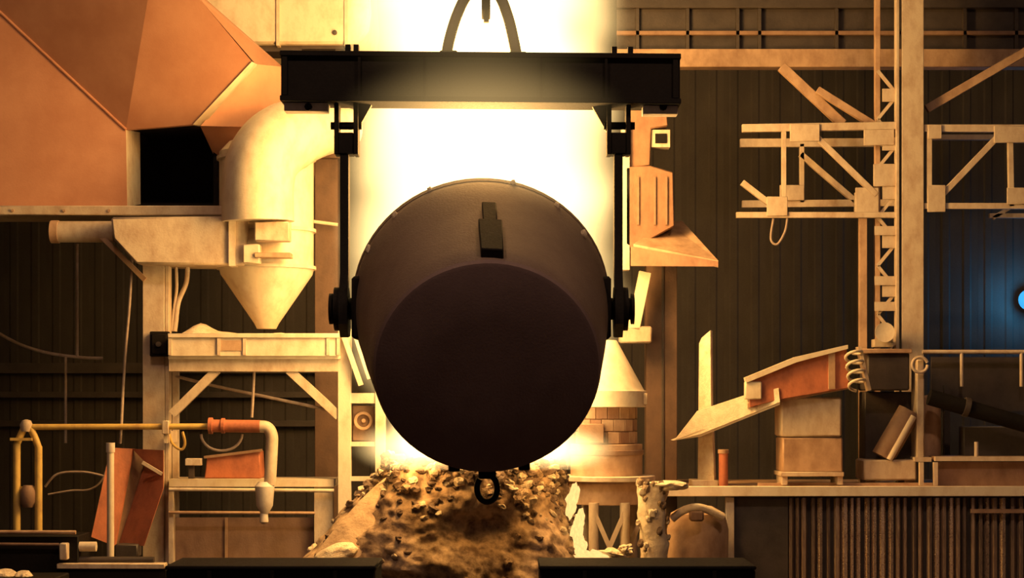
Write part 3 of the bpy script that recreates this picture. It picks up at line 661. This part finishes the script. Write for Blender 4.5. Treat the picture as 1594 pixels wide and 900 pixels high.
YD = 4.6; sd = S(YD); cx = P(944, 0, YD).x
stack = thing('tiered_stack', 'round tiered stack with a bright cone top right of the ladle', 'stack', (cx, YD, 0))
def tier(name, y0, y1, r0, r1, mat, n=36): 
    z0, z1 = P(0, y1, YD).z, P(0, y0, YD).z
    return part(stack, name, MB().lathe((cx, YD, z0), (0, 0, 1), [(0, r0 * sd), (z1 - z0, r1 * sd)], n), mat, .01)
tier('cone_top', 530, 610, 60, 16, M_CREAM)
tier('collar', 608, 634, 62, 62, M_CREAM)
for k in range(3):     # courses of brick tier, each brick its own piece
    n = 16
    for i in range(n):
        a0 = 2 * math.pi * (i + .5 * (k % 2)) / n; a1 = a0 + 2 * math.pi / n * .96
        y0, y1 = 634 + k * 19, 652 + k * 19
        z0, z1 = P(0, y1, YD).z, P(0, y0, YD).z
        ro, ri = 48 * sd, 36 * sd
        c_ = lambda a, r_, z: Vector((cx + math.sin(a) * r_, YD - math.cos(a) * r_, z))
        am = (a0 + a1) / 2
        if math.cos(am) < -.3: continue
        part(stack, 'brick', MB().hexa([c_(a0, ro, z0), c_(a1, ro, z0), c_(a1, ro, z1), c_(a0, ro, z1), c_(a0, ri, z0), c_(a1, ri, z0), c_(a1, ri, z1), c_(a0, ri, z1)]), M_TAN if (i + k) % 3 else M_UMBER, .008)
tier('brick_core', 634, 691, 44, 44, M_BROWN)
tier('lower_drum', 691, 742, 56, 56, M_TAN)
tier('drum_band', 700, 708, 58, 58, M_BROWN)
tier('base_flange', 740, 748, 76, 76, M_CREAM2)
tier('base_drum', 748, 784, 62, 62, M_TAN)
zb = P(0, 784, YD).z
for a in (-1.1, -.35, .4, 1.1, 2.4, 3.6):
    x, y = cx + math.sin(a) * .75, YD - math.cos(a) * .75
    part(stack, 'leg', MB().tube([(x, y, 0), (x, y, zb + .05)], .09, 10), M_CREAM2)
    if abs(a) < 1.2: part(stack, 'leg_brace', MB().bar((x, y - .05, zb - .1), (x + .35 * (1 if a < 0 else -1), y - .05, zb - .9), .08, .06), M_CREAM2)
part(stack, 'clamp_lug', MB().box(999, 1008, 612, 630, YD - .3, .3), M_CREAM2, .01)
part(stack, 'side_bracket', MB().box(900, 940, 660, 690, YD - .75, .3), M_BROWN, .01)

# ---------------------------------------------------------------- right: crusted pillar, pot, deck
YE = 3.0
m = MB(); rows = 26; nn = 24
for j in range(rows + 1):
    t = j / rows; z = P(0, 752, YE).z * (1 - t)
    for i in range(nn):
        a = 2 * math.pi * i / nn
        p = Vector((P(1018 + 0 * t, 0, YE).x + math.cos(a) * .25, YE + .2 + math.sin(a) * .25, z))
        k = .07 * noise.noise(p * 3) + .05 * noise.noise(p * 8); k -= .06 * max(0, t * 3 if t < .3 else .9)
        m.v.append(p + Vector((math.cos(a), math.sin(a), 0)) * (k + .02))
for j in range(rows):
    for i in range(nn): m.f.append((j * nn + i, j * nn + (i + 1) % nn, (j + 1) * nn + (i + 1) % nn, (j + 1) * nn + i))
m.f.append(tuple(range(nn))); m.f.append(tuple(range(rows * nn + nn - 1, rows * nn - 1, -1)))
cp = thing('crusted_pillar', 'pale pillar caked with slag at the left end of the deck', 'pillar', Vector((P(1018, 0, YE).x, YE + .2, 0)))
part(cp, 'shaft', m, M_SLAGL, ang=70)
for i in range(26):
    a = random.uniform(3.4, 6.0); t = random.random() ** 1.5
    p = Vector((P(1018, 0, YE).x + math.cos(a) * .27, YE + .2 + math.sin(a) * .27, P(0, 752 + 118 * t, YE).z))
    o = ob('crust_lump', random.choice(lm[:2] + [lm[4], lm[2]]), p - wloc(cp), cp); k = random.uniform(.03, .065); o.scale = (k, k, k * 1.4)
o = ob('crust_cap', lump_mesh('crust_cap', M_SLAGL, 77, 3, .3), P(1040, 756, YE + .1) - wloc(cp), cp); o.scale = (.34, .26, .09)

pot = thing('slag_pot', 'brown rounded slag pot under the deck corner', 'pot', P(1086, 878, 3.4))
c = P(1086, 884, 3.9); k = S(3.9)
part(pot, 'bowl', MB().lathe((c.x, 3.9, 0), (0, 0, 1), [(0, 36 * k), (c.z - .4, 40 * k), (c.z, 47 * k), (c.z + 60 * k, 48 * k), (c.z + 85 * k, 42 * k), (c.z + 96 * k, 22 * k)], 32), M_TAN)
part(pot, 'rim_crust', MB().tube(pc([(1046, 808, 3.35), (1062, 796, 3.3), (1082, 790, 3.25), (1102, 794, 3.3), (1126, 806, 3.35)]), .07, 10), M_SLAGL)
part(pot, 'latch', MB().box(1074, 1096, 796, 812, 3.15, .2), M_BROWN, .03)

YF = 4.4
deck = thing('steel_deck', 'long steel platform deck with a pale edge on the right', 'platform', Vector((P(1330, 0, YF).x, YF, 0)))
part(deck, 'deck_plate', MB().box(1036, 1760, 762, 772, YF, 4.2), M_TAN, .01)
part(deck, 'edge_angle', MB().box(1034, 1760, 757, 773, YF - .06, .07), M_CREAM, .01)  # cream tone stands in for flame light along the deck edge
part(deck, 'edge_lip', MB().box(1180, 1760, 752, 758, YF + 1.0, .1), M_TAN)
vpost(deck, 'corner_post', 1130, 1143, 774, YF + .05, .15, M_CREAM2)
vpost(deck, 'rear_post', 1450, 1470, 774, YF + 3.8, .2, M_BROWN)
a, b = P(1144, 774, YF), P(1228, 774, YF)
part(deck, 'plain_panel', MB().wbox((a.x, YF + .12, 0), (b.x, YF + .2, a.z)), M_DARK, 0, 'plain dark panel beside the corner post')
part(deck, 'backing_sheet', MB().wbox((b.x, YF + .2, 0), (P(1760, 0, YF).x, YF + .24, a.z)), M_DARK)
random.seed(8)
x = 1229.0; rm = {}
while x < 1750:
    w = random.choice((7, 9, 9, 11)); w0 = w * S(YF)
    mt = random.choice((M_CORR, M_CORR, M_CORRD, M_CORRD, M_CORRB)); key = (w, mt.name)
    if key not in rm:
        q = MB().plate([(-w0 / 2, 0, 0), (-w0 * .22, -.075, 0), (w0 * .22, -.075, 0), (w0 / 2, 0, 0)], (0, 0, a.z - .02)); rm[key] = mesh(q, 'wall_rib', mt, Vector((0, 0, 0)), 0, False)
    p = Vector((P(x + w / 2, 0, YF).x, YF + .2 - random.uniform(0, .03), 0)); o = ob('wall_rib', rm[key], p - wloc(deck), deck); o.rotation_euler = (0, 0, random.uniform(-.25, .25))
    x += w + random.choice((1, 2, 3, 5))
part(deck, 'name_strip', MB().box(1512, 1760, 793, 799, YF, .1), M_BROWN)
# chute (launder)
YL = 5.1
ch = thing('pouring_launder', 'orange trough launder with a bright pointed lip above the deck', 'launder', P(1240, 690, YL))
part(ch, 'side_plate', MB().prism([(1164, 592), (1240, 560), (1318, 541), (1322, 604), (1214, 622), (1168, 634)], YL - .1, .12), M_RED, .01)
part(ch, 'side_plate', MB().prism([(1164, 592), (1240, 560), (1318, 541), (1322, 604), (1214, 622), (1168, 634)], YL + 1.1, .12), M_RED, .01)
part(ch, 'top_flange', MB().plate([P(1160, 588, YL - .2), P(1238, 556, YL - .2), P(1320, 537, YL - .2), P(1320, 543, YL - .2), P(1240, 564, YL - .2), P(1162, 596, YL - .2)], (0, .25, 0)), M_CREAM)
part(ch, 'trough_floor', MB().plate([P(1164, 628, YL), P(1320, 600, YL), P(1320, 606, YL), P(1164, 636, YL)], (0, 1.15, 0)), M_TAN)
part(ch, 'lip_plate', MB().plate([P(1050, 686, YL + .5), P(1086, 640, YL + .35), P(1164, 614, YL + .1), P(1212, 604, YL - .13), P(1214, 626, YL - .13), P(1090, 676, YL + .35)], (0, .1, 0)), M_SAND)  # paler paint puts the near flame's light into the lip colour
part(ch, 'lip_floor', MB().plate([P(1048, 686, YL + .5), P(1090, 680, YL + .4), P(1214, 630, YL - .1), P(1214, 622, YL - .1)], (0, .6, 0)), M_CREAM)
part(ch, 'lip_plate', MB().plate([P(1120, 664, YL + 1.1), P(1122, 632, YL + 1.1), P(1164, 614, YL + 1.1), P(1214, 626, YL + 1.1)], (0, .1, 0)), M_SAND)  # same brightened tone in place of flame light
part(ch, 'step_block', MB().box(1160, 1186, 594, 622, YL - .16, .2), M_CREAM, .02)
part(ch, 'seam_strap', MB().box(1290, 1300, 545, 606, YL - .14, .06), M_TAN)
part(ch, 'support_leg', MB().box(1240, 1250, 614, 620, YL + .2, .6), M_BROWN)
fb = thing('refractory_box', 'cream and rust box supporting the launder on the deck', 'box', P(1262, 752, YL))
part(fb, 'upper_block', MB().box(1216, 1310, 619, 680, YL + .1, .9), M_CREAM2, .03)
part(fb, 'lower_block', MB().box(1218, 1312, 681, 736, YL + .12, .9), M_TAN, .03)
part(fb, 'base_frame', MB().box(1216, 1314, 735, 742, YL + .05, 1.0), M_CREAM2, .01)
for x in (1218, 1304): part(fb, 'foot', MB().box(x, x + 8, 741, 755, YL + .1, .8), M_CREAM2)
pp = thing('pointed_post', 'bright upright post with a slanted top piercing the launder lip', 'post', P(1099, 757, 5.3))
part(pp, 'shaft', MB().plate([P(1086, 752, 6.05), P(1088, 535, 6.05), P(1092, 526, 6.0), P(1106, 514, 5.84), P(1107, 630, 5.82), P(1112, 752, 5.76)], (.06, .2, 0)), M_SAND, .01)  # shaft colour brightened to stand in for strong flame light
part(pp, 'foot_plate', MB().box(1078, 1118, 748, 757, 5.65, .75), M_CREAM2, .01)
sp = thing('stub_pipe', 'short rusty stub pipe on the deck beside the pointed post', 'pipe', P(1126, 757, 5.4))
part(sp, 'tube', MB().tube([P(1126, 758, 5.4), P(1126, 704, 5.4)], .085, 14), M_RED)
part(sp, 'cap', MB().tube([P(1126, 706, 5.4), P(1126, 700, 5.4)], .1, 14), M_TAN)
# coiled hose
co = []
for i in range(4 * 14 + 1):
    t = i / 14 * 2 * math.pi; co.append(P(1328 + 13 * math.sin(t) + i * .12, 545 + i * 1.05 + 5 * math.cos(t), YL - .25) + Vector((0, .12 * math.cos(t), 0)))
solo('coiled_hose', MB().tube(co, .028, 8), M_CREAM, 'pale coiled hose between the launder and the dark machine', 'hose')
hc = thing('hose_cheek', 'slanted pale cheek plate beside the coiled hose', 'plate', P(1345, 612, YL))
part(hc, 'plate', MB().bar(P(1336, 540, YL - .05), P(1352, 608, YL - .05), .06, .25), M_CREAM2)
part(hc, 'pin', MB().tube([P(1344, 575, YL - .25), P(1344, 575, YL)], .04, 8), M_TAN)

YM = 5.4
mach = thing('tapping_machine', 'dark tapping machine with a slanted cylinder and pale flange on the deck', 'machine', P(1388, 757, YM))
part(mach, 'top_housing', MB().box(1350, 1416, 549, 608, YM + .2, 1.0), M_DARK, .03)
part(mach, 'top_rail', MB().box(1340, 1420, 543, 550, YM + .1, .3), M_TAN, .01)
part(mach, 'mid_frame', MB().box(1346, 1430, 610, 716, YM + .7, .6), M_DARK, .02)
part(mach, 'slanted_cylinder', MB().tube([P(1416, 640, YM + .3), P(1374, 712, YM + .3)], .22, 20), M_BROWN)
part(mach, 'cylinder_rod', MB().tube([P(1422, 648, YM + .1), P(1384, 716, YM + .1)], .06, 12), M_CREAM)
part(mach, 'base_block', MB().box(1345, 1427, 716, 748, YM + .1, .9), M_CREAM2, .03)
part(mach, 'side_flange', MB().box(1427, 1439, 560, 716, YM + .1, .5), M_CREAM2, .02)
part(mach, 'curved_cover', MB().lathe(P(1446, 715, YM + .6), (0, 0, 1), [(0, .22), (1.15, .22), (1.2, .05)], 20), M_TAN)
part(mach, 'foot', MB().box(1348, 1362, 747, 757, YM + .2, .6), M_BROWN)
part(mach, 'foot', MB().box(1408, 1424, 747, 757, YM + .2, .6), M_BROWN)
part(mach, 'eye_bolt', MB().tube([P(1432 + 12 * math.cos(t), 568 + 12 * math.sin(t), YM) for t in [i * .4 for i in range(16)]], .03, 8), M_CREAM2)
part(mach, 'foot_rail', MB().box(1424, 1450, 712, 719, YM, .4), M_CREAM2)

YR = 6.2
rl = thing('guard_panel', 'dark guard panel with a pale top rail behind the deck machine', 'railing', P(1530, 757, YR))
part(rl, 'top_rail', MB().tube([P(1436, 548, YR), P(1780, 548, YR)], .04, 10), M_CREAM2)
part(rl, 'dark_sheet', MB().box(1450, 1780, 556, 640, YR + .3, .06), M_DARK)
for x in (1497, 1590, 1690): part(rl, 'post', MB().tube([P(x, 546, YR), P(x, 602, YR)], .035, 10), M_CREAM2)
for x in (1470, 1640, 1770): part(rl, 'support_leg', MB().box(x, x + 9, 600, 757, YR + .15, .12), M_DARK)
dp = thing('dark_sloping_pipe', 'thick black pipe sloping down to the right edge', 'pipe', P(1530, 690, 5.2))
part(dp, 'tube', MB().tube([P(1446, 618, 5.3), P(1600, 662, 5.3), P(1760, 706, 5.3)], .15, 16), M_BLACK)
part(dp, 'clamp', MB().tube([P(1500, 633, 5.3), P(1508, 635, 5.3)], .18, 16), M_DARK)
lt = thing('low_bench', 'low dark bench with a pale edge at the right end of the deck', 'bench', P(1530, 757, 5.2))
part(lt, 'edge', MB().box(1456, 1780, 711, 718, 5.15, .1), M_CREAM2)
part(lt, 'top', MB().box(1456, 1780, 711, 717, 5.25, .9), M_BROWN)
part(lt, 'front_sheet', MB().box(1460, 1780, 719, 757, 5.3, .06), M_BROWN)
for x in (1432, 1454): part(lt, 'bracket', MB().box(x, x + 6, 720, 756, 5.15, .12), M_CREAM2)
part(lt, 'peg', MB().tube([P(1520, 712, 5.4), P(1520, 688, 5.4)], .04, 10), M_CREAM2)
part(lt, 'rear_box', MB().box(1500, 1780, 664, 711, 5.8, .4), M_DARK, .02)

# ---------------------------------------------------------------- right: lattice column and trusses
YQ = 7.4
lc = thing('lattice_column', 'tall tan lattice column rising behind the deck machines', 'column', Vector((P(1400, 0, YQ).x, YQ, 0)))
def fullpost(parent, name, x0, x1, Y, d, mat):
    a, b = P(x0, 0, Y), P(x1, 0, Y); return part(parent, name, MB().wbox((a.x, Y, 0), (b.x, Y + d, 20)), mat, .008)
fullpost(lc, 'main_flange', 1404, 1438, YQ - .1, .06, M_CREAM2)
fullpost(lc, 'main_web', 1418, 1423, YQ - .04, .5, M_TAN)
fullpost(lc, 'rear_flange', 1404, 1438, YQ + .46, .06, M_TAN)
fullpost(lc, 'edge_angle', 1395, 1400, YQ - .12, .2, M_CREAM2)
a = P(1338, 335, YQ); part(lc, 'side_chord', MB().wbox((a.x, YQ, 0), (P(1350, 0, YQ).x, YQ + .15, a.z)), M_TAN, .008)
a = P(1364, 100, YQ); part(lc, 'inner_chord', MB().wbox((a.x, YQ + .1, 0), (P(1372, 0, YQ).x, YQ + .25, 20)), M_TAN, .008)
y = 110; k = 0
while y < 540:
    x0, x1 = (1366, 1397) if k % 2 == 0 else (1397, 1366)
    part(lc, 'lacing_bar', MB().bar(P(x0, y, YQ + .05), P(x1, y + 38, YQ + .05), .06, .05), M_CREAM2)
    if k % 2: part(lc, 'lacing_plate', MB().box(1374, 1398, y - 10, y + 10, YQ - .02, .05), M_CREAM2)
    y += 38; k += 1
for y in (352, 430, 470): part(lc, 'cable_bracket', MB().box(1362, 1396, y, y + 14, YQ - .06, .05), M_CREAM2)
for (x0, y0, x1, y1) in ((1332, 292, 1368, 336), (1345, 196, 1392, 226), (1360, 255, 1398, 290)): part(lc, 'gusset_plate', MB().box(x0, x1, y0, y1, YQ - .05, .05), M_CREAM2, .008)

def truss(name, label, bars, plates, base):
    t = thing(name, label, 'truss', base)
    for nm, a, b, w, Y in bars: part(t, nm, MB().bar(P(*a, Y), P(*b, Y), w * S(Y), .12), M_CREAM2, .006)
    for x0, y0, x1, y1, Y in plates: part(t, 'gusset_plate', MB().box(x0, x1, y0, y1, Y, .05), M_CREAM2, .008)
    return t
truss('bridge_truss', 'tan truss arm reaching from the lattice column towards the ladle', [
    ('chord', (1155, 200), (1394, 196), 12, YQ), ('chord', (1152, 223), (1396, 222), 13, YQ + 1.2), ('chord', (1155, 318), (1394, 316), 11, YQ + 1.2), ('chord', (1146, 335), (1394, 335), 9, YQ),
    ('vertical', (1220, 205), (1220, 330), 7, YQ), ('vertical', (1248, 224), (1248, 316), 7, YQ + 1.2),
    ('diagonal', (1262, 205), (1364, 304), 9, YQ), ('diagonal', (1246, 240), (1334, 316), 9, YQ + 1.2), ('diagonal', (1155, 284), (1204, 322), 9, YQ)],
    [(1230, 193, 1276, 220, YQ - .1), (1214, 288, 1252, 312, YQ + 1.08), (1194, 306, 1226, 336, YQ - .1), (1330, 300, 1362, 336, YQ + 1.05)], P(1270, 335, YQ))
truss('bridge_truss', 'tan truss arm running from the lattice column out of the right edge', [
    ('chord', (1438, 200), (1780, 200), 11, YQ), ('chord', (1438, 321), (1780, 321), 9, YQ), ('chord', (1540, 336), (1780, 336), 7, YQ + 1.0), ('chord', (1442, 214), (1780, 214), 8, YQ + 1.0),
    ('vertical', (1446, 200), (1446, 322), 8, YQ), ('vertical', (1572, 205), (1574, 322), 8, YQ), ('vertical', (1690, 205), (1690, 322), 8, YQ),
    ('diagonal', (1458, 312), (1556, 210), 9, YQ), ('diagonal', (1690, 312), (1590, 210), 9, YQ), ('diagonal', (1545, 340), (1590, 312), 6, YQ + 1.0)],
    [(1444, 288, 1472, 330, YQ - .1), (1445, 194, 1466, 216, YQ - .1), (1548, 196, 1598, 222, YQ - .1), (1568, 292, 1606, 318, YQ - .1)], P(1560, 336, YQ))
rf = thing('roof_girder', 'tan roof girder crossing high behind the flame', 'girder', P(1100, 105, 9))
part(rf, 'bottom_flange', MB().box(960, 1780, 76, 104, 9, .4), M_TAN, .01)
part(rf, 'web', MB().box(960, 1780, 12, 84, 9.18, .05), M_DARK)
part(rf, 'top_flange', MB().box(960, 1780, -4, 12, 9, .4), M_DARK, .01)
part(rf, 'mid_angle', MB().box(960, 1780, 48, 54, 9.05, .12), M_BROWN)
for x in (990, 1068, 1146, 1180, 1300, 1400, 1500, 1580): part(rf, 'stiffener', MB().box(x, x + 5, 12, 84, 9.05, .13), M_DARK)
for x in (1130, 1700): part(rf, 'hanger', MB().wbox((P(x, 0, 9).x, 9.15, P(0, 0, 9).z), (P(x + 20, 0, 9).x, 9.25, 20)), M_BROWN)
for lab, a, b, w, Y in (('tan diagonal brace rising from the truss towards the roof girder', (1216, 104), (1312, 194), 15, YQ + .4), ('second tan diagonal brace close beside the lattice column', (1272, 140), (1362, 196), 11, YQ + .2),
                        ('tan diagonal brace rising right from the lattice column', (1442, 170), (1600, 78), 13, YQ + .2)):
    solo('diagonal_brace', MB().bar(P(*a, Y), P(*b, Y), w * S(Y), .14), M_TAN, lab, 'brace', 'diagonal braces of the roof', .008)
sl = thing('signal_horn', 'small pale round horn low on the lattice column', 'horn', P(1374, 536, 7.0))
part(sl, 'bell', MB().lathe(P(1374, 518, 7.15), (0, -1, 0), [(0, .08), (.12, .12), (.2, .19), (.23, .19), (.2, .1)], 20), M_CREAM)
part(sl, 'bracket', MB().box(1362, 1390, 528, 540, 7.1, .4), M_CREAM2)
solo('looped_cable', MB().tube(pc([(1226, 336, 7.42), (1222, 360, 7.42), (1210, 380, 7.42), (1200, 372, 7.42), (1204, 340, 7.42)]), .022, 8), M_CABLE, 'thin cable loop hanging under the left truss arm', 'cable')

# blue lamp on the back wall
bl_ = thing('blue_lamp', 'small glowing blue lamp on the dark wall at the right edge', 'lamp', P(1600, 486, YW - .3))
part(bl_, 'lens', MB().lathe(P(1601, 467, YW - .3), (0, -1, 0), [(0, .24), (.06, .23), (.12, .17), (.16, .02)], 20), M_BLUE)
part(bl_, 'housing', MB().lathe(P(1601, 467, YW - .02), (0, -1, 0), [(0, .24), (.27, .24), (.29, .2)], 20), M_DARK)
point('blue_lamp_light', P(1601, 467, YW - .62), 85, (.08, .5, 1), .15)

# ---------------------------------------------------------------- black silhouettes in front
for lab, x0, x1 in (('flat black block at the bottom below the work bench', 258, 584), ('flat black block at the bottom below the crusted pillar', 840, 1176)):
    t = thing('black_block', lab, 'block', Vector((P((x0 + x1) / 2, 0, -6).x, -6, 0)), 'black blocks along the bottom')
    a, b = P(x0, 881, -6), P(x1, 881, -6)
    part(t, 'body', MB().wbox((a.x, -6, 0), (b.x, -4.8, a.z - .05)), M_BLACK, .02)
    part(t, 'coping', MB().wbox((a.x - .01, -6.03, a.z - .05), (b.x + .01, -4.77, a.z)), M_BLACK, .015)
    for f in (.2, .5, .8): part(t, 'face_rib', MB().wbox((a.x + (b.x - a.x) * f, -6.04, 0), (a.x + (b.x - a.x) * f + .05, -5.98, a.z - .06)), M_BLACK)
